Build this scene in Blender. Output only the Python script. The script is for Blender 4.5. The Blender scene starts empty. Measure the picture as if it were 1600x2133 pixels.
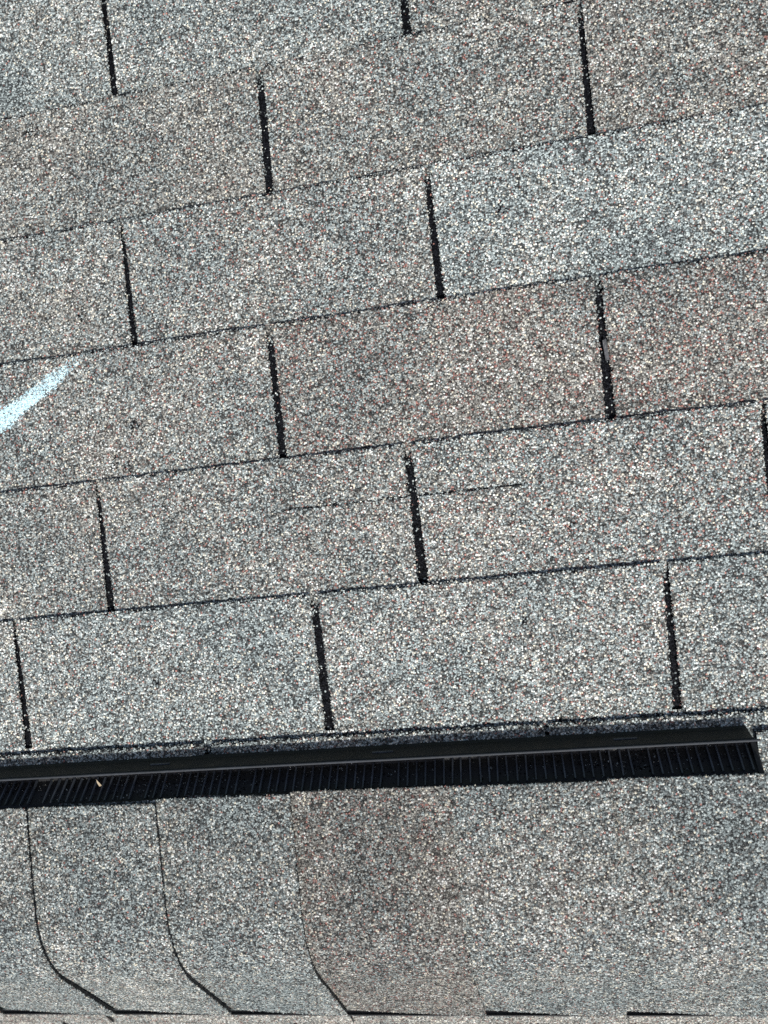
import bpy, math, random
import numpy as np
from mathutils import Matrix, Vector

SC = bpy.context.scene
COL = SC.collection
R = math.radians

# ------------------------------------------------------------------ frames
# u runs along the ridge, v runs down the slope, n stands off the shingles.
PITCH = R(23.5)
APEX = Vector((0, 0, 4.6))            # where the two shingle planes meet
VR = -0.178                           # v of the ridge line in the far slope's measure
FAR = Matrix.Translation(APEX) @ Matrix.Rotation(-PITCH, 4, 'X') @ Matrix.Translation((0, -VR, 0))
NEAR = Matrix.Translation(APEX) @ Matrix.Rotation(math.pi, 4, 'Z') @ Matrix.Rotation(-PITCH, 4, 'X')

# ------------------------------------------------------------------ camera
cam_data = bpy.data.cameras.new('camera')
cam = bpy.data.objects.new('camera', cam_data)
COL.objects.link(cam)
cam_data.sensor_fit = 'VERTICAL'
cam_data.sensor_height = 36.0
cam_data.lens = 36.0 * 1602.0 / 2133.0
cam_data.clip_start = 0.01
cam_data.clip_end = 2000.0
RC = Matrix(((0.98118377, -0.0945442, -0.16834428),
             (-0.10424972, -0.99330555, -0.04976025),
             (-0.16251276, 0.06637379, -0.98447149)))
rb = (Matrix(((1, 0, 0), (0, -1, 0), (0, 0, -1))) @ RC).transposed()
cam.matrix_world = FAR @ Matrix.Translation((0, 0.14795466, 0.68999115)) @ rb.to_4x4()
cam_data.dof.use_dof = True
cam_data.dof.focus_distance = 0.69
cam_data.dof.aperture_fstop = 6.5
SC.camera = cam

# ------------------------------------------------------------------ light
sun_dir = (FAR.to_3x3() @ Vector((0.22, -0.76, 1.0))).normalized()   # towards the sun
sun_data = bpy.data.lights.new('sun', 'SUN')
sun_data.energy = 4.6
sun_data.angle = R(3.0)
sun_data.color = (1.0, 0.985, 0.95)
sun = bpy.data.objects.new('sun', sun_data)
COL.objects.link(sun)
sun.location = (0, 0, 12)
sun.rotation_euler = sun_dir.to_track_quat('Z', 'Y').to_euler()
world = bpy.data.worlds.new('World')
SC.world = world
world.use_nodes = True
wn = world.node_tree.nodes
sky = wn.new('ShaderNodeTexSky')
sky.sky_type = 'NISHITA'
sky.sun_disc = False
sky.dust_density = 3.0
sky.ozone_density = 0.6
sky.air_density = 0.8
sky.sun_elevation = math.asin(sun_dir.z)
sky.sun_rotation = math.atan2(sun_dir.x, sun_dir.y)
world.node_tree.links.new(sky.outputs[0], wn['Background'].inputs[0])
wn['Background'].inputs[1].default_value = 0.11
SC.view_settings.view_transform = 'Standard'
SC.view_settings.look = 'None'
SC.view_settings.gamma = 1.0
SC.view_settings.exposure = 0.40
SC.render.engine = 'CYCLES'
SC.cycles.use_denoising = False      # granules are pixel-sized: keep them crisp
SC.cycles.max_bounces = 4
SC.cycles.diffuse_bounces = 2
SC.cycles.glossy_bounces = 2
SC.cycles.caustics_reflective = False
SC.cycles.caustics_refractive = False

# ------------------------------------------------------------------ materials
class NT:
    def __init__(self, name):
        self.m = bpy.data.materials.new(name)
        self.m.use_nodes = True
        self.t = self.m.node_tree
        self.b = self.t.nodes['Principled BSDF']

    def n(self, kind, **kw):
        o = self.t.nodes.new(kind)
        for k, v in kw.items():
            setattr(o, k, v)
        return o

    def l(self, a, b):
        self.t.links.new(a, b)

    def math(self, op, a, b=None, c=None, clamp=False):
        o = self.n('ShaderNodeMath', operation=op, use_clamp=clamp)
        for i, x in enumerate((a, b, c)):
            if x is None:
                continue
            if isinstance(x, (int, float)):
                o.inputs[i].default_value = x
            else:
                self.l(x, o.inputs[i])
        return o.outputs[0]

    def mix(self, fac, a, b, blend='MIX'):
        o = self.n('ShaderNodeMix', data_type='RGBA', blend_type=blend)
        for i, x in ((0, fac), (6, a), (7, b)):
            if isinstance(x, (int, float)):
                o.inputs[i].default_value = x
            elif isinstance(x, tuple):
                o.inputs[i].default_value = (*x, 1)
            else:
                self.l(x, o.inputs[i])
        return o.outputs[2]

    def rng(self, x, a, b, c, d, smooth=True):
        o = self.n('ShaderNodeMapRange')
        if smooth:
            o.interpolation_type = 'SMOOTHSTEP'
        self.l(x, o.inputs[0])
        for i, k in enumerate((a, b, c, d)):
            o.inputs[1 + i].default_value = k
        return o.outputs[0]

    def ramp(self, x, stops, const=True):
        o = self.n('ShaderNodeValToRGB')
        cr = o.color_ramp
        cr.interpolation = 'CONSTANT' if const else 'LINEAR'
        while len(cr.elements) < len(stops):
            cr.elements.new(0.5)
        for e, (p, c) in zip(cr.elements, stops):
            e.position = p
            e.color = (*c, 1)
        self.l(x, o.inputs[0])
        return o.outputs[0]


def granule_material():
    """Mineral granules pressed into black asphalt; obj.color = (brightness, warmth, redness)."""
    k = NT('mineral_granules')
    geo = k.n('ShaderNodeNewGeometry')
    pos = geo.outputs['Position']
    vor = k.n('ShaderNodeTexVoronoi', voronoi_dimensions='3D', feature='F1')
    k.l(pos, vor.inputs['Vector'])
    vor.inputs['Scale'].default_value = 660.0
    sep = k.n('ShaderNodeSeparateColor')
    k.l(vor.outputs['Color'], sep.inputs[0])
    r, g, b = sep.outputs
    inf = k.n('ShaderNodeObjectInfo')
    oc = k.n('ShaderNodeSeparateColor')
    k.l(inf.outputs['Color'], oc.inputs[0])
    bright, warm, red = oc.outputs
    # patches where the blend of granules drifts
    nz = k.n('ShaderNodeTexNoise')
    k.l(pos, nz.inputs['Vector'])
    nz.inputs['Scale'].default_value = 11.0
    nz.inputs['Detail'].default_value = 4.0
    drift = nz.outputs['Fac']
    nc = k.n('ShaderNodeTexNoise')
    k.l(pos, nc.inputs['Vector'])
    nc.inputs['Scale'].default_value = 75.0
    nc.inputs['Detail'].default_value = 3.0
    clump = k.math('MULTIPLY', k.math('SUBTRACT', nc.outputs['Fac'], 0.5), 0.42)
    rs = k.math('ADD', k.math('ADD', r, clump), k.math('MULTIPLY', k.math('SUBTRACT', drift, 0.5), 0.36), clamp=True)
    cool = k.ramp(rs, [(0.0, (0.0300, 0.0339, 0.0339)), (0.13, (0.0712, 0.0806, 0.0799)), (0.28, (0.1429, 0.1631, 0.1610)),
                       (0.47, (0.2216, 0.2556, 0.2507)), (0.68, (0.3205, 0.3654, 0.3556)), (0.84, (0.4498, 0.4945, 0.4696)),
                       (0.93, (0.6280, 0.5934, 0.4739)), (0.972, (0.6789, 0.6966, 0.6582))])
    wrm = k.ramp(rs, [(0.0, (0.0343, 0.0326, 0.0298)), (0.14, (0.0831, 0.0782, 0.0700)), (0.30, (0.1600, 0.1514, 0.1346)),
                      (0.51, (0.2434, 0.2365, 0.2116)), (0.72, (0.3297, 0.3294, 0.2971)), (0.87, (0.4582, 0.4472, 0.3950)),
                      (0.945, (0.6280, 0.5719, 0.4476)), (0.982, (0.6789, 0.6794, 0.6407))])
    wfac = k.math('ADD', warm, k.math('MULTIPLY', k.math('SUBTRACT', drift, 0.5), 1.5), clamp=True)
    pick = k.math('LESS_THAN', g, wfac)
    col = k.mix(pick, cool, wrm)
    # rust red granules
    isred = k.math('LESS_THAN', b, k.math('MULTIPLY', red, 0.17))
    col = k.mix(isred, col, k.mix(g, (0.09, 0.042, 0.036), (0.34, 0.17, 0.14)))
    # dark headlap and bald spots: attribute dark, dithered granule by granule
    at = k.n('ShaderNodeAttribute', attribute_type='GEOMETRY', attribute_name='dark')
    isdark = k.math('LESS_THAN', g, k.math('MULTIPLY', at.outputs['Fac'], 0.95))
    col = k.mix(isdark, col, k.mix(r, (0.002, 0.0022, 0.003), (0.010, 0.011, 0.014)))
    # asphalt in the gaps between granules
    gap = k.rng(vor.outputs['Distance'], 0.42, 0.74, 1.0, 0.26)
    gap = k.math('MAXIMUM', gap, k.math('LESS_THAN', at.outputs['Fac'], -0.5))
    sc = k.math('MULTIPLY', gap, bright)
    v = k.n('ShaderNodeVectorMath', operation='SCALE')
    k.l(col, v.inputs[0])
    k.l(sc, v.inputs['Scale'])
    k.l(v.outputs[0], k.b.inputs['Base Color'])
    k.l(k.rng(b, 0, 1, 0.42, 0.95, False), k.b.inputs['Roughness'])
    k.l(k.rng(isdark, 0, 1, 0.20, 0.05, False), k.b.inputs['Specular IOR Level'])
    bump = k.n('ShaderNodeBump')
    bump.inputs['Strength'].default_value = 0.55
    bump.inputs['Distance'].default_value = 0.0009
    h = k.math('ADD', k.math('MULTIPLY', k.math('MULTIPLY', vor.outputs['Distance'], vor.outputs['Distance']), -1.3), k.math('MULTIPLY', g, 0.5))
    k.l(h, bump.inputs['Height'])
    k.l(bump.outputs[0], k.b.inputs['Normal'])
    return k.m


def plastic_material(name, c0, c1, rough):
    k = NT(name)
    geo = k.n('ShaderNodeNewGeometry')
    nz = k.n('ShaderNodeTexNoise')
    k.l(geo.outputs['Position'], nz.inputs['Vector'])
    nz.inputs['Scale'].default_value = 60.0
    nz.inputs['Detail'].default_value = 8.0
    nz.inputs['Roughness'].default_value = 0.7
    k.l(k.mix(k.rng(nz.outputs['Fac'], 0.42, 0.72, 0, 1), c0, c1), k.b.inputs['Base Color'])
    k.l(k.rng(nz.outputs['Fac'], 0.3, 0.7, rough, rough + 0.25), k.b.inputs['Roughness'])
    fine = k.n('ShaderNodeTexNoise')
    k.l(geo.outputs['Position'], fine.inputs['Vector'])
    fine.inputs['Scale'].default_value = 900.0
    bump = k.n('ShaderNodeBump')
    bump.inputs['Strength'].default_value = 0.25
    bump.inputs['Distance'].default_value = 0.0003
    k.l(fine.outputs['Fac'], bump.inputs['Height'])
    k.l(bump.outputs[0], k.b.inputs['Normal'])
    return k.m


def plain_material(name, ca, cb, scale, rough=0.8, bump=0.0):
    k = NT(name)
    geo = k.n('ShaderNodeNewGeometry')
    nz = k.n('ShaderNodeTexNoise')
    k.l(geo.outputs['Position'], nz.inputs['Vector'])
    nz.inputs['Scale'].default_value = scale
    nz.inputs['Detail'].default_value = 6.0
    k.l(k.mix(nz.outputs['Fac'], ca, cb), k.b.inputs['Base Color'])
    k.b.inputs['Roughness'].default_value = rough
    if bump:
        bp = k.n('ShaderNodeBump')
        bp.inputs['Distance'].default_value = bump
        k.l(nz.outputs['Fac'], bp.inputs['Height'])
        k.l(bp.outputs[0], k.b.inputs['Normal'])
    return k.m


GRAN = granule_material()
ASPH = plain_material('cut_asphalt_edge', (0.006, 0.006, 0.007), (0.03, 0.028, 0.026), 700, 0.8)
VENT = plastic_material('black_vent_plastic', (0.002, 0.0022, 0.0026), (0.006, 0.0066, 0.0074), 0.55)
LIPM = plastic_material('highlit_lip_plastic', (0.016, 0.019, 0.023), (0.036, 0.041, 0.048), 0.68)  # vent plastic lightened: the far lip's sky highlight is put into the colour
RIBM = plastic_material('grey_rib_plastic', (0.036, 0.042, 0.050), (0.066, 0.075, 0.086), 0.4)
DECK = plain_material('roof_plywood', (0.22, 0.15, 0.09), (0.32, 0.23, 0.14), 20, 0.85)
LAWN = plain_material('lawn_grass', (0.03, 0.06, 0.015), (0.06, 0.10, 0.03), 3, 0.9, 0.03)
SIDING = plain_material('painted_siding', (0.55, 0.54, 0.50), (0.62, 0.60, 0.56), 4, 0.7)
CHALK = plain_material('pale_spray_paint', (0.40, 0.60, 0.66), (0.54, 0.75, 0.81), 500, 0.75)
LEAF = plain_material('dry_leaf', (0.22, 0.17, 0.11), (0.32, 0.26, 0.17), 300, 0.7)
FILM = plain_material('grey_film', (0.05, 0.05, 0.052), (0.12, 0.12, 0.122), 200, 0.5)

# ------------------------------------------------------------------ mesh helpers
class MB:
    """Collects quads/tris with numpy, one material index per face and a 'dark' value per vertex."""
    def __init__(self):
        self.v, self.d, self.q, self.t, self.qm, self.tm, self.nv = [], [], [], [], [], [], 0

    def verts(self, a, dark=0.0):
        a = np.asarray(a, float).reshape(-1, 3)
        self.v.append(a)
        self.d.append(np.broadcast_to(np.asarray(dark, float), (len(a),)))
        s = self.nv
        self.nv += len(a)
        return s

    def quads(self, f, m=0):
        f = np.asarray(f, int).reshape(-1, 4)
        self.q.append(f)
        self.qm.append(np.full(len(f), m))

    def tris(self, f, m=0):
        f = np.asarray(f, int).reshape(-1, 3)
        self.t.append(f)
        self.tm.append(np.full(len(f), m))

    def grid(self, P, dark=0.0, m=0, flip=False):
        """P: (ny, nx, 3)"""
        ny, nx = P.shape[:2]
        s = self.verts(P, np.ravel(np.broadcast_to(dark, (ny, nx))))
        i = np.arange(ny * nx).reshape(ny, nx) + s
        f = np.stack([i[:-1, :-1], i[:-1, 1:], i[1:, 1:], i[1:, :-1]], -1).reshape(-1, 4)
        self.quads(f[:, ::-1] if flip else f, m)
        return i

    def box(self, c, d, m=0, rot=None):
        p = np.array([(x, y, z) for z in (-.5, .5) for y in (-.5, .5) for x in (-.5, .5)]) * np.asarray(d)
        if rot is not None:
            p = p @ np.asarray(rot).T
        s = self.verts(p + np.asarray(c))
        self.quads(np.array([(0, 2, 3, 1), (4, 5, 7, 6), (0, 1, 5, 4), (2, 6, 7, 3), (0, 4, 6, 2), (1, 3, 7, 5)]) + s, m)

    def grains(self, P, rng, size, N=None, m=0, dark=-1.0, flat=0.6):
        """Angular granules (squashed, turned octahedra) centred on P."""
        n = len(P)
        if n == 0:
            return
        o = np.array([(1, 0, 0), (0, 1, 0), (-1, 0, 0), (0, -1, 0), (0, 0, 1), (0, 0, -1)], float)
        q = np.repeat(o[None], n, 0)
        q = q * (1 + rng.uniform(-.35, .35, (n, 6, 1)))
        q[:, :, :2] += rng.uniform(-.3, .3, (n, 6, 2))
        q[:, :, 2] *= flat
        a = rng.uniform(0, 2 * np.pi, n)
        c, s = np.cos(a)[:, None], np.sin(a)[:, None]
        x, y = q[:, :, 0] * c - q[:, :, 1] * s, q[:, :, 0] * s + q[:, :, 1] * c
        q = np.stack([x, y, q[:, :, 2]], -1) * (size * np.exp(rng.normal(0, .28, n)))[:, None, None]
        s0 = self.verts((q + P[:, None]).reshape(-1, 3), np.repeat(np.broadcast_to(dark, (n,)), 6))
        f = np.array([(0, 1, 4), (1, 2, 4), (2, 3, 4), (3, 0, 4), (1, 0, 5), (2, 1, 5), (3, 2, 5), (0, 3, 5)])
        self.tris((f[None] + (np.arange(n) * 6)[:, None, None] + s0).reshape(-1, 3), m)

    def mesh(self, name, mats, smooth=False):
        me = bpy.data.meshes.new(name)
        v = np.concatenate(self.v)
        Q = np.concatenate(self.q) if self.q else np.zeros((0, 4), int)
        T = np.concatenate(self.t) if self.t else np.zeros((0, 3), int)
        mi = np.concatenate(self.qm + self.tm)
        me.vertices.add(len(v))
        me.vertices.foreach_set('co', v.astype(np.float32).ravel())
        me.loops.add(Q.size + T.size)
        me.loops.foreach_set('vertex_index', np.concatenate([Q.ravel(), T.ravel()]).astype(np.int32))
        nf = len(Q) + len(T)
        me.polygons.add(nf)
        st = np.concatenate([np.arange(len(Q)) * 4, Q.size + np.arange(len(T)) * 3])
        me.polygons.foreach_set('loop_start', st.astype(np.int32))
        for m in mats:
            me.materials.append(m)
        me.polygons.foreach_set('material_index', mi.astype(np.int32))
        me.polygons.foreach_set('use_smooth', np.full(nf, smooth))
        at = me.attributes.new('dark', 'FLOAT', 'POINT')
        at.data.foreach_set('value', np.concatenate(self.d).astype(np.float32))
        me.update(calc_edges=True)
        me.validate()
        return me


def link(name, data, parent=None, frame=None, color=None, **props):
    o = bpy.data.objects.new(name, data)
    COL.objects.link(o)
    if parent is not None:
        o.parent = parent
    if frame is not None:
        o.matrix_local = frame
    if color is not None:
        o.color = (*color, 1)
    for k, v in props.items():
        o[k] = v
    return o


def waves(rng, n=5, kmin=6, kmax=40):
    a = rng.normal(0, 1, (n, 2)) * rng.uniform(kmin, kmax, (n, 1))
    ph = rng.uniform(0, 6.28, n)
    return lambda x, y: sum(np.sin(a[i, 0] * x + a[i, 1] * y + ph[i]) for i in range(n)) / n


# ------------------------------------------------------------------ shingle tabs
EXPO, TABW, THICK, LONG = 0.127, 0.305, 0.0030, 0.300
SLOPE = (THICK + 0.0005) / EXPO


def tab_mesh(name, seed, left, right, step, n_grain, slot_len=EXPO + 0.002, spots=(), crack=None, seal=0.012, lift=0.0, long=LONG):
    """Local frame: x along the ridge, y down the slope with the butt edge at y=0, z up.
    left / right: (x at butt, x at the cutout's end, x of the headlap)."""
    rng = np.random.default_rng(seed)
    W = waves(rng)
    mb = MB()
    lb, lt, lh = left
    rb_, rt, rh = right
    nx = max(8, int((rb_ - lb) / step))
    ys = list(np.linspace(0, slot_len, max(6, int(slot_len / step))))
    if crack:
        c = crack[2]
        ys = sorted([y for y in ys if abs(y - c) > step * .8] + [c - .0022, c - .0009, c - .0003, c + .0005, c + .0012, c + .003])
    ys = np.array(sorted(set(ys) | {.0007, .0015, .0023}))
    s = np.repeat(ys[:, None], nx, 1)
    f = s / slot_len
    tx = np.repeat(np.linspace(0, 1, nx)[None], len(ys), 0)
    x = (lb + (lt - lb) * f) * (1 - tx) + (rb_ + (rt - rb_) * f) * tx
    x[:, 0] += rng.normal(0, .0004, len(ys)) + .0007 * W(ys * 3, ys * 0)
    x[:, -1] += rng.normal(0, .0004, len(ys)) + .0007 * W(ys * 3 + 9, ys * 0)
    sj = s.copy()
    sj[0] += rng.normal(0, .0003, nx) + 0.0013 * W(x[0] * 3, x[0] * 0)

    def height(x, s):
        z = -SLOPE * s + 0.00030 * W(x, s)
        ramp = np.clip(1 - s / .05, 0, 1)
        z = z + lift * ramp + 0.0004 * ramp * W(x * 1.7 + 5, s * 0)
        if crack:
            x0, x1, c, dep = crack
            on = np.clip((x - x0) / .03, 0, 1) * np.clip((x1 - x) / .03, 0, 1)
            c2 = c + .0005 * np.sin(x * 90) + .0004 * np.sin(x * 260)
            z = z - dep * on * np.exp(-((s - c) / .00075) ** 2) - 0.0010 * on * np.clip((s - c) / .0025 + .5, 0, 1) * np.exp(-np.clip(s - c, 0, 1) / .03)
        return z

    z = height(x, s)
    P = np.stack([x, -sj, z], -1)
    d = np.clip((s - (EXPO + seal - .004)) / .008, 0, 1)
    butt_dark = np.clip(.75 + .9 * W(x * 5, s * 0 + 2) + rng.normal(0, .15, s.shape), 0, 1)
    d = np.maximum(d, butt_dark * .62 * np.clip((.0027 - s) / .0016, 0, 1))  # uneven darker line along the butt edge
    for (sx, sy, sr, amt) in spots:
        rr = np.hypot(x - sx, s - sy) / sr + 0.45 * np.sin(x * 900 + sy * 300) * np.sin(s * 700)
        d = np.maximum(d, amt * np.clip(1.5 - rr, 0, 1))
    if crack:
        x0, x1, c, dep = crack
        on = np.clip((x - x0) / .03, 0, 1) * np.clip((x1 - x) / .03, 0, 1)
        d = np.maximum(d, .75 * on * np.exp(-((s - c) / .0010) ** 2))
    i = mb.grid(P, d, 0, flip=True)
    # cut edges
    for edge, fl in ((i[0], True), (i[:, 0], False), (i[:, -1], True)):
        up = np.concatenate(mb.v)[edge]
        lo = up.copy()
        lo[:, 2] -= THICK
        k = mb.verts(lo)
        kk = np.arange(len(edge)) + k
        q = np.stack([edge[:-1], edge[1:], kk[1:], kk[:-1]], -1)
        mb.quads(q[:, ::-1] if fl else q, 1)
    # headlap running under the next courses up the slope
    hy = np.array([y for y in (slot_len, EXPO + seal + 0.004, EXPO + seal + .012, 0.19, 0.25) if y < long - .003] + [long])
    if long < slot_len + .004:
        hy = np.array([slot_len, slot_len + .004])
    hx = np.linspace(lh + .0004, rh - .0004, 12)
    X, S = np.meshgrid(hx, hy)
    Z = -SLOPE * S - 0.00025
    hd = np.clip((S - (EXPO + seal - .004)) / .01, 0, 1)
    j = mb.grid(np.stack([X, -S, Z], -1), hd, 0, flip=True)
    lo = np.stack([X[0], -S[0], Z[0] - THICK], -1)
    k = mb.verts(lo)
    kk = np.arange(len(hx)) + k
    mb.quads(np.stack([j[0][:-1], kk[:-1], kk[1:], j[0][1:]], -1), 1)
    # proud granules on the face, thick along the cut edges
    if n_grain:
        gs = rng.uniform(0.0005, min(slot_len, EXPO + .001), n_grain)
        gt = rng.uniform(0.001, .999, n_grain)
        ff = gs / slot_len
        gx = (lb + (lt - lb) * ff) * (1 - gt) + (rb_ + (rt - rb_) * ff) * gt
        keep = (gs > .0018) | (rng.random(n_grain) < .3)
        for (sx, sy, sr, amt) in spots:
            keep &= np.hypot(gx - sx, gs - sy) > sr * rng.uniform(.5, 1.5, n_grain)
        if crack:
            keep &= ~((np.abs(gs - crack[2]) < .0016) & (gx > crack[0] + .015) & (gx < crack[1] - .015))
        gx, gs = gx[keep], gs[keep]
        mb.grains(np.stack([gx, -gs, height(gx, gs) + .0001], -1), rng, .00058)
        ne = int(n_grain * .05)
        for side in (0, 1):
            es = rng.uniform(0, slot_len, ne)
            ff = es / slot_len
            ex = (lb + (lt - lb) * ff) if side == 0 else (rb_ + (rt - rb_) * ff)
            ex = ex + rng.normal(0, .0005, ne)
            mb.grains(np.stack([ex, -es, height(ex, es) - rng.uniform(0, .0011, ne)], -1), rng, .0007)
        ne = int(n_grain * .06)
        ex = rng.uniform(lb, rb_, ne)
        mb.grains(np.stack([ex, -rng.normal(0.0002, .0005, ne), height(ex, ex * 0) - rng.uniform(0, .0012, ne)], -1), rng, .0007)
        # a few light granules caught on the dark headlap that the cutouts lay bare
        ne = int(n_grain * .06)
        es = rng.uniform(EXPO, min(2 * EXPO, long), ne) if long > EXPO else rng.uniform(0, long, ne)
        ex = rng.uniform(lh, rh, ne)
        mb.grains(np.stack([ex, -es, -SLOPE * es - .0001], -1), rng, .0006, dark=np.where(rng.random(ne) < .55, 1.0, -1.0))
    return mb.mesh(name, [GRAN, ASPH])


# ------------------------------------------------------------------ roof decks
def slab(name, x0, x1, y0, y1, z0, z1, mat):
    mb = MB()
    mb.box(((x0 + x1) / 2, (y0 + y1) / 2, (z0 + z1) / 2), (x1 - x0, y1 - y0, z1 - z0))
    return mb.mesh(name, [mat])


U0, U1, VMAX = -1.62, 1.42, 1.90
far = link('roof_slope_far', slab('far_deck', U0, U1, VR + .02, VMAX, -.032, -.0125, DECK), None, FAR, kind='structure',
           label='grey shingled roof slope filling the picture above the black vent')
near = link('roof_slope_near', slab('near_deck', -U1, -U0, .02, 1.9, -.032, -.0125, DECK), None, NEAR, kind='structure',
            label='shingled roof slope falling away along the bottom edge')

# rows: v of the butt edge and the cutouts (u at butt, u at end, width at butt, width at end)
ROWS = [
    (0.762, [(-.3505, -.3467, .0060, .0075), (-.0470, -.0496, .0072, .0086)], .012),
    (0.636, [(-.1946, -.1957, .0078, .0086), (.1078, .1058, .0050, .0080)], .010),
    (0.5094, [(-.3484, -.3453, .0036, .0078), (-.0440, -.0430, .0056, .0082)], .008),
    (0.3825, [(-.2074, -.2053, .0066, .0080), (.0957, .0942, .0066, .0090)], .008),
    (0.254, [(-.3940, -.3904, .0046, .0084), (-.0871, -.0843, .0072, .0092), (.2179, .2160, .0050, .0080)], .014),
    (0.126, [(-.4925, -.4871, .0046, .0080), (-.1868, -.1838, .0078, .0088), (.1244, .1212, .0056, .0080)], .008),
    (-0.004, [(-.3013, -.3013, .0080, .0080), (.0104, .0104, .0050, .0060)], .008),
]
# how each tab in view looks: brightness, warmth, redness; keyed by (row, index of cutout at its left)
LOOK = {
    (0, -1): (1.00, .20, .05), (0, 0): (1.00, .22, .12), (0, 1): (.90, .62, .20),
    (1, -1): (.88, .72, .15), (1, 0): (.92, .62, .30), (1, 1): (.86, .75, .25),
    (2, -1): (1.00, .52, .20), (2, 0): (.98, .50, .35), (2, 1): (1.12, .12, .20),
    (3, -1): (.98, .55, .35), (3, 0): (.86, .75, .75), (3, 1): (.88, .80, .85),
    (4, -2): (.96, .50, .25), (4, -1): (.96, .50, .25), (4, 0): (.96, .52, .38), (4, 1): (1.06, .42, .55), (4, 2): (1.0, .4, .3),
    (5, -1): (1.08, .18, .12), (5, 0): (1.06, .20, .18), (5, 1): (1.08, .32, .35), (5, 2): (1.0, .3, .25),
    (6, -1): (.92, .45, .15), (6, 0): (.94, .45, .2), (6, 1): (.95, .4, .2),
}
lr = random.Random(5)
SHARED = [tab_mesh('shingle_plain', 900 + i, (.0035, .0035, 0), (TABW - .0035, TABW - .0035, TABW), .012, 900) for i in range(4)]
TRIM = {L_: [tab_mesh('shingle_trimmed', 950 + i, (.0035, .0035, 0), (TABW - .0035, TABW - .0035, TABW), .012, 900, slot_len=min(EXPO + .002, L_ - .006), long=L_) for i in range(2)]
        for L_ in (.170, .044)}
shingle_of = {}
LOOK = {k_: (.985 + (a_ - .985) * .6, .45 + (b_ - .45) * .75, c_ * .85) for k_, (a_, b_, c_) in LOOK.items()}


def place(parent, frame_v, u, mesh, color, yaw=0.0):
    return link('shingle', mesh, parent, Matrix.Translation((u, frame_v, 0)) @ Matrix.Rotation(yaw, 4, 'Z'), color)


def rand_look():
    return (lr.uniform(.88, 1.06), lr.uniform(.2, .75), lr.uniform(.08, .5))


CRACKS = {(4, 0): (-.228, -.06, .0475, .0018), (4, 1): (-.12, .042, .0475, .0018)}
SPOTS = {(3, -1): [(-.3511, .0777, .006, .42), (-.3742, .113, .0055, .36), (-.362, .118, .004, .3)],
         (2, 1): [(.02, .05, .003, .7)], (5, 1): [(.0, .04, .003, .8), (-.06, .09, .003, .6)], (2, -1): [(-.40, .09, .003, .6)],
         (1, -1): [(-.30, .05, .003, .6), (-.44, .02, .006, .5)], (4, 1): [(.05, .09, .003, .6)], (5, 0): [(-.35, .07, .003, .6)]}
for ri, (v, slots, seal) in enumerate(ROWS):
    # carry the 305 mm spacing on past the cutouts that the picture shows
    ext = {i: s for i, s in enumerate(slots)}
    lo, hi = 0, len(slots) - 1
    while ext[lo][0] > U0 + .05:
        s = ext[lo]
        lo -= 1
        ext[lo] = (s[0] - TABW, s[1] - TABW, .006, .008)
    while ext[hi][0] < U1 - .05:
        s = ext[hi]
        hi += 1
        ext[hi] = (s[0] + TABW, s[1] + TABW, .006, .008)
    for i in range(lo, hi):
        a, b = [(q[0], q[1], q[2] * 1.15, q[3] * 1.15) for q in (ext[i], ext[i + 1])]
        shown = (a[0] < .34 and b[0] > -.66)
        if shown:
            o = a[0]
            cr = CRACKS.get((ri, i)) if (ri, i) in CRACKS else None
            if cr:
                cr = (cr[0] - o, cr[1] - o, cr[2], cr[3])
            sp = [(x - o, y, r_, am) for x, y, r_, am in SPOTS.get((ri, i), [])]
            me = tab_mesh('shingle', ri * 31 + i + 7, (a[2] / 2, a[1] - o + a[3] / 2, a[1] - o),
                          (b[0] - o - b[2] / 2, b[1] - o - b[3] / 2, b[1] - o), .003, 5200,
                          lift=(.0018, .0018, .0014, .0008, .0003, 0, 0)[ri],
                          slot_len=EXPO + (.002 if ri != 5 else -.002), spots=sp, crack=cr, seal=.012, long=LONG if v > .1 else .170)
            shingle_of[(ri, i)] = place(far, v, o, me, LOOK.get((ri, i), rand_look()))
        else:
            place(far, v, a[0], SHARED[lr.randrange(4)] if v > .1 else TRIM[.170][lr.randrange(2)], rand_look())
# courses further down, and the two hidden under the ridge vent
for ri, v in enumerate([0.889 + EXPO * i for i in range(8)] + [-.131]):
    u = U0 - [.0, .152, .05, .21][ri % 4]
    while u < U1 - .1:
        if u > U0 - .01:
            place(far, v, u, SHARED[lr.randrange(4)] if v > 0 else TRIM[.044][lr.randrange(2)], (.70, .85, .30) if .8 < v < .9 else rand_look())
        u += TABW
# near slope
for ri in range(-1, 13):
    u = -U1 - [.02, .17, .09, .24][ri % 4]
    vv = .175 + EXPO * ri
    pool = TRIM[.044] if ri < 0 else TRIM[.170] if ri == 0 else SHARED
    while u < -U0 - .1:
        if u > -U1 - .03:
            place(near, vv, u, pool[lr.randrange(len(pool))], (lr.uniform(1.0, 1.1), lr.uniform(.6, .9), lr.uniform(.3, .6)))
        u += TABW

# ------------------------------------------------------------------ ridge vent
VN = 0.0215                           # height of the vent's roof over the shingles
VEND = 0.177                          # the vent stops here; plain ridge caps carry on
RW = -0.048 - VR                      # ridge to the cap's edge
RIDGE_FAR = FAR @ Matrix.Translation((0, VR, 0))   # v measured from the ridge line


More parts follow.
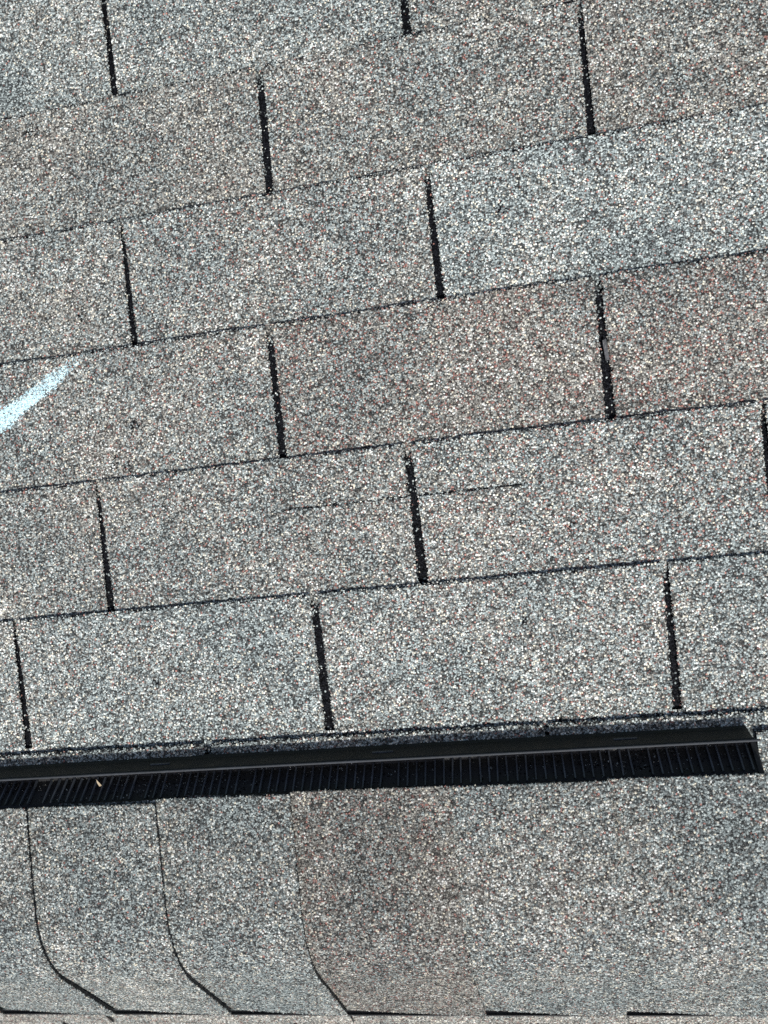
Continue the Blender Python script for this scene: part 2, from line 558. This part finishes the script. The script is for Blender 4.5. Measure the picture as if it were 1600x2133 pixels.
def extrude(profile, x0, x1, nx, m=0, wob=None, closed=False):
    """profile: (v, n) list swept along u."""
    p = np.array(profile)
    if closed:
        p = np.vstack([p, p[:1]])
    xs = np.linspace(x0, x1, nx)
    P = np.zeros((len(p), nx, 3))
    P[:, :, 0] = xs[None]
    P[:, :, 1] = p[:, 0][:, None]
    P[:, :, 2] = p[:, 1][:, None]
    if wob is not None:
        P[:, :, 2] += wob(xs)[None] * (p[:, 1][:, None] > 0.003)
    mb = MB()
    mb.grid(P, 0, m)
    if closed:
        for col, rev in ((P[:-1, 0], False), (P[:-1, -1], True)):
            s = mb.verts(np.vstack([col, col.mean(0)]))
            n = len(col)
            t = [(s + i, s + (i + 1) % n, s + n) for i in range(n)]
            mb.tris([q[::-1] for q in t] if rev else t, m)
    return mb


vent = link('ridge_vent', None, None, RIDGE_FAR, label='black plastic ridge vent with fine ribs running along under the ridge caps', category='vent')
FV = lambda v: v - VR                 # far-slope v -> v from the ridge
NEAR_L = RIDGE_FAR.inverted() @ NEAR
NEAR_V = NEAR_L @ Matrix.Translation((0, .031, 0))   # the vent sits a little off centre
for side, M in (('far', None), ('near', NEAR_V)):
    x0, x1 = (U0, VEND - .004) if M is None else (-VEND, -U0)
    prof = [(FV(-.0135), -.0012), (FV(-.0160), .0020), (FV(-.0206), .0166), (FV(-.0212), .0172), (FV(-.0230), .0168), (FV(-.0246), .0030), (FV(-.0250), -.0012)]
    bf = link('baffle', extrude(prof, x0, x1, 160, wob=lambda x: .0003 * np.sin(x * 7 + 1), closed=True).mesh('baffle', [VENT]), vent, M)
    # rolled lip along the baffle's top
    t = np.linspace(0, 2 * np.pi, 9)[:-1]
    lip = [(FV(-.0224) + .0011 * math.cos(a), .0182 + .0010 * math.sin(a)) for a in t]
    link('lip', extrude(lip, x0 - .001, x1 + .005, 160, wob=lambda x: .0003 * np.sin(x * 7 + 1), closed=True).mesh('lip', [LIPM if M is None else VENT], True), bf)
    # back of the trough, rising under the cap
    back = [(FV(-.0250), -.0006), (FV(-.0305), -.0004), (FV(-.0470), .0165), (FV(-.0560), .0190), (FV(-.0560), -.0012), (FV(-.0250), -.0012)]
    link('trough', extrude(back, x0, x1 + (.004 if M is None else 0), 60, closed=True).mesh('trough', [VENT]), vent, M)
# top sheet that carries the caps
tp = [(FV(-.0490), VN - .0030), (FV(-.0490), VN - .0005), (.042, VN - .0005), (.042, VN - .0030)]
link('top_sheet', extrude(tp, U0, VEND, 30, closed=True).mesh('top_sheet', [VENT]), vent)
link('top_sheet', extrude(tp, -VEND, -U0, 30, closed=True).mesh('top_sheet', [VENT]), vent, NEAR_V)
# ribs across the trough: thin blades leaning with its back, a broad partition now and then
a = math.atan2(.0169, .0165)
mb = MB()
d = np.array([0, -.0165, .0169])
L = np.linalg.norm(d)
rot = np.array(Matrix.Rotation(-a, 3, 'X'))
mb.box((0, 0, 0), (.0013, L * 1.02, .0030), rot=rot)
rib_me = mb.mesh('louver_rib', [RIBM])
rr = random.Random(3)
cx = (FV(-.0305) + FV(-.0470)) / 2 + .0008
cz = (.0165 - .0004) / 2 + .0009
parts = [-.470 + .1045 * i for i in range(-1, 3)] + [-.338 + .21 * i for i in range(0, 3)]
x = VEND - .006
while x > -.66:
    nearp = min(abs(x - p) for p in parts)
    if nearp > .0042:
        link('louver_rib', rib_me, vent, Matrix.Translation((x + rr.uniform(-.0006, .0006), cx, cz + rr.uniform(-.0006, .0002))) @ Matrix.Rotation(rr.uniform(-.03, .03), 4, 'Z'))
    x -= .0079
# drain slots in the outer face of the baffle
mb = MB()
na = math.atan2(.0146, .0046)
mb.box((0, 0, 0), (.0190, .0016, .0010), rot=np.array(Matrix.Rotation(-na, 3, 'X')))
drain_me = mb.mesh('drain_slot', [RIBM])
for u in (-.345, -.134, .074, -.556):
    link('drain_slot', drain_me, vent, Matrix.Translation((u, FV(-.0186) + .0009, .0090)))
# end plug
mb = MB()
pr = [(FV(-.0255), -.0010), (FV(-.0275), .0040), (FV(-.0485), VN - .0031), (FV(-.14), VN - .0031), (FV(-.14), -.0010)]
e = extrude(pr, VEND - .003, VEND + .0012, 2, closed=True)
link('end_plug', e.mesh('end_plug', [VENT]), vent)

# ------------------------------------------------------------------ ridge caps
CAPX = 0.13
CTH = 0.0042                          # cap shingles are a heavier cut


def cap_mesh(name, seed, half_far, half_near, n0, length, expo, n_grain, skew=0.0, droop=0.0):
    """Bent over the ridge. Local x=0 is the exposed (right) edge, raised on its neighbour; the piece runs to -length, where it lies lowest."""
    rng = np.random.default_rng(seed)
    W = waves(rng)
    mb = MB()
    RAD = 0.11
    tanp = math.tan(PITCH)
    cut = RAD * tanp                       # how far the rounding eats into each plane
    arc = 2 * PITCH * RAD

    def point(q, h):
        """q: arc length, 0 at the ridge, + down the far side. Returns (y, z) in the far-slope frame about the ridge line."""
        base = -(n0) * tanp                # outer planes meet over the ridge
        q = np.asarray(q, float)
        ang = np.clip(q / RAD, -PITCH, PITCH)          # 0 = level crown
        # circle centre
        cy, cz_ = base + cut, n0 - RAD
        # in far frame the far plane is level: crown normal leans by -PITCH
        th = ang - PITCH
        y = cy + (RAD + h) * np.sin(th)
        z = cz_ + (RAD + h) * np.cos(th)
        over = np.where(q > arc / 2, q - arc / 2, np.where(q < -arc / 2, q + arc / 2, 0))
        y = y + over * np.cos(th)
        z = z - over * np.sin(th)
        return y, z

    ql = arc / 2 + half_far - cut + n0 * tanp
    qn = arc / 2 + half_near - cut
    step = .0032
    nq = int((ql + qn) / step)
    nx_ = int(expo / step) + 6
    qs = np.linspace(ql, -qn, nq)
    xs = np.concatenate([np.linspace(0, -expo - .004, nx_ - 4), np.linspace(-expo - .02, -length, 4)]) if length > expo + .03 else np.linspace(0, -length, nx_)
    Q, X = np.meshgrid(qs, xs, indexing='ij')
    Q = Q.copy()
    X = X.copy()
    X[:, 0] += rng.normal(0, .0003, nq) + .0006 * W(qs * 4, qs * 0)
    X += skew * (ql - Q)
    Q[0] += rng.normal(0, .0003, len(xs)) + .0010 * W(xs * 3, xs * 0)
    Q[-1] += rng.normal(0, .0003, len(xs)) + .0015 * W(xs * 2 + 3, xs * 0)

    def hgt(q, x):
        t_ = np.clip(-x / expo, 0, 2.2)
        h = (CTH + .0008) * (1 - t_) + .0004 * W(x, q)
        h = h + droop * np.clip((-q - .03) / .12, 0, 1) ** 2 * (1 - .9 * t_)
        return h

    H = hgt(Q, X)
    y, z = point(Q, H)
    i = mb.grid(np.stack([X, y, z], -1), 0, 0)
    y2, z2 = point(Q, H - CTH)
    U = np.stack([X, y2, z2], -1)
    j = mb.grid(U, 1, 1, flip=True)
    for a_, b_, fl in ((i[0], j[0], False), (i[-1], j[-1], True), (i[:, 0], j[:, 0], True)):
        q = np.stack([a_[:-1], b_[:-1], b_[1:], a_[1:]], -1)
        mb.quads(q if not fl else q[:, ::-1], 1)
    if n_grain:
        gx = rng.uniform(-expo, -.0004, n_grain)
        gq = rng.uniform(-qn, ql, n_grain)
        gy, gz = point(gq, hgt(gq, gx) + .0001)
        mb.grains(np.stack([gx + skew * (ql - gq), gy, gz], -1), rng, .00058)
        ne = int(n_grain * .06)
        gq = rng.uniform(-qn, ql, ne)
        gx = rng.normal(0, .0004, ne)
        gy, gz = point(gq, hgt(gq, gx) - rng.uniform(0, .0010, ne))
        mb.grains(np.stack([gx + skew * (ql - gq), gy, gz], -1), rng, .0007)
        gx = rng.uniform(-expo, 0, ne)
        for sgn, lim in ((1, ql), (-1, -qn)):
            gq = lim + rng.normal(0, .0004, ne)
            gy, gz = point(gq, hgt(gq, gx) - rng.uniform(0, .0012, ne))
            mb.grains(np.stack([gx + skew * (ql - gq), gy, gz], -1), rng, .0007)
    return mb.mesh(name, [GRAN, ASPH])


caps = link('ridge_shingles', None, None, RIDGE_FAR, label='row of bent grey cap shingles along the ridge below the black vent', category='ridge shingles')
# exposed right-hand edges, far edge offset, brightness / warmth / redness
CAPS = [(-.474, .000, (.76, .34, .10)), (-.345, -.0012, (.78, .34, .10)), (-.2176, .0012, (.77, .36, .10)), (-.0772, .0022, (.68, .80, .45)),
        (.055, .0002, (.78, .36, .20)), (.179, .0004, (.78, .34, .15))]
for i in range(1, 9):
    CAPS.insert(0, (-.474 - CAPX * i, 0, rand_look()))
for i, (u, off, look) in enumerate(CAPS):
    expo = u - CAPS[i - 1][0] if i else CAPX
    me = cap_mesh('cap_shingle', 300 + i, RW + off, .156 + off * .5 + (.0022 if u > 0 else 0), VN + .0012, expo + .10, expo, 15000 if u > -.7 else 600, droop=.001, skew={-.474: .028, -.345: .030, -.2176: .012}.get(u, .028 if u < -.5 else .004))
    link('cap_shingle', me, caps, Matrix.Translation((u, 0, 0)), look)
# caps that lie straight on the shingles past the vent's end
u = VEND + .006 + CAPX
while u < U1:
    me = cap_mesh('cap_shingle', 340 + int(u * 100), FV(-.0195), FV(-.0195), .0055, CAPX + (.004 if u < .35 else .07), CAPX, 3000 if u < .4 else 500)
    link('cap_shingle', me, caps, Matrix.Translation((u, 0, 0)), (1.0, .3, .2))
    u += CAPX

# ------------------------------------------------------------------ small things
# pale paint streak sprayed on the granules
rng = np.random.default_rng(77)
base = shingle_of[(3, -1)]
n = 4600
t = rng.random(n)
A, B = np.array([-.545, .2955]), np.array([-.398, .3815])
c = A + (B - A) * t[:, None]
dirv = (B - A) / np.linalg.norm(B - A)
nrm = np.array([-dirv[1], dirv[0]])
wid = .0092 * (1 - .40 * t) * (1 + .10 * np.sin(t * 20))
off = rng.uniform(-1, 1, n) + rng.normal(0, .22, n)
c = c + nrm * (off * wid)[:, None]
keep = rng.random(n) < np.clip(1.5 - 1.35 * t ** 4, 0, 1)
c = c[keep]
bx, bv = base.location[:2]
c = c[(c[:, 1] < bv - .002)]
mb = MB()
lx, ly = c[:, 0] - bx, c[:, 1] - bv
mb.grains(np.stack([lx, ly, SLOPE * ly + .0002], -1), rng, .00062, flat=.7)
link('paint_streak', mb.mesh('paint_streak', [CHALK]), base, label='pale blue-white paint streak on the left shingle')

# loose granules washed into the vent's trough
n = 2600
gx = rng.uniform(-.62, VEND - .004, n)
gt = np.clip(rng.beta(1.2, 1.6, n), 0, 1)
dens = .5 + .5 * np.sin(gx * 23) * np.sin(gx * 9 + 1)
k = rng.random(n) < .25 + .75 * dens
gx, gt = gx[k], gt[k]
mb = MB()
mb.grains(np.stack([gx, FV(-.0300) - .0170 * gt, .0002 + .0169 * gt], -1), rng, .00055, dark=np.where(rng.random(len(gx)) < .6, .9, -1.0))
link('loose_granules', mb.mesh('loose_granules', [GRAN]), None, RIDGE_FAR, (.55, .3, .1), kind='stuff',
     label='loose mineral granules caught in the trough of the black vent', category='granules')

# dry leaf tip poking out of the trough
mb = MB()
pts = [(-.0011, 0, 0), (.0016, .0008, .0006), (.0012, .004, .0030), (.0001, .0078, .0052), (-.0006, .0042, .0036)]
s = mb.verts(pts + [(x_ + .0001, y_ - .0002, z_ - .0003) for x_, y_, z_ in pts])
mb.tris([(s, s + 1, s + 2), (s, s + 2, s + 4), (s + 4, s + 2, s + 3), (s + 5, s + 7, s + 6), (s + 5, s + 9, s + 7), (s + 9, s + 8, s + 7)])
mb.quads([(s + i, s + 5 + i, s + 5 + (i + 1) % 5, s + (i + 1) % 5) for i in range(5)])
link('leaf_fragment', mb.mesh('leaf_fragment', [LEAF]), None, RIDGE_FAR @ Matrix.Translation((-.407, FV(-.0355), .0085)) @ Matrix.Rotation(.1, 4, 'Z'),
     label='tiny tan dry leaf fragment standing in the black vent trough', category='leaf')

# grey flake of film in a cutout
mb = MB()
P = np.zeros((6, 4, 3))
for i in range(6):
    for j in range(4):
        P[i, j] = ((j / 3 - .5) * .0034 * (1 - .3 * abs(i / 5 - .5)), (i / 5 - .5) * .019, .0010 * math.sin(i * .9 + j) + .0006 * j)
mb.grid(P, flip=False)
Pb = P.copy()
Pb[:, :, 2] -= .0003
mb.grid(Pb, flip=True)
link('film_flake', mb.mesh('film_flake', [FILM]), None, FAR @ Matrix.Translation((.0962, .3155, -.0006)) @ Matrix.Rotation(.05, 4, 'Z'),
     label='small grey flake lying in the cutout between two reddish shingles', category='flake')

# ------------------------------------------------------------------ what lies under and round the roof
mb = MB()
zl = APEX.z - 1.9 * math.sin(PITCH) - .08
yy = 1.9 * math.cos(PITCH) - .15
s = mb.verts([(U0 + .1, -yy, 0), (U1 - .1, -yy, 0), (U1 - .1, yy, 0), (U0 + .1, yy, 0),
              (U0 + .1, -yy, zl), (U1 - .1, -yy, zl), (U1 - .1, yy, zl), (U0 + .1, yy, zl),
              (U0 + .1, 0, APEX.z - .06), (U1 - .1, 0, APEX.z - .06)])
mb.quads(np.array([(0, 1, 5, 4), (2, 3, 7, 6)]) + s)
mb.quads(np.array([(1, 2, 6, 5), (3, 0, 4, 7)]) + s)
mb.tris(np.array([(5, 6, 9), (7, 4, 8)]) + s)
link('house_wall', mb.mesh('house_wall', [SIDING]), None, kind='structure')
mb = MB()
g = np.linspace(-600, 600, 25)
X, Y = np.meshgrid(g, g)
mb.grid(np.stack([X, Y, X * 0 - .004], -1))
link('ground', mb.mesh('ground', [LAWN]), None, kind='structure')
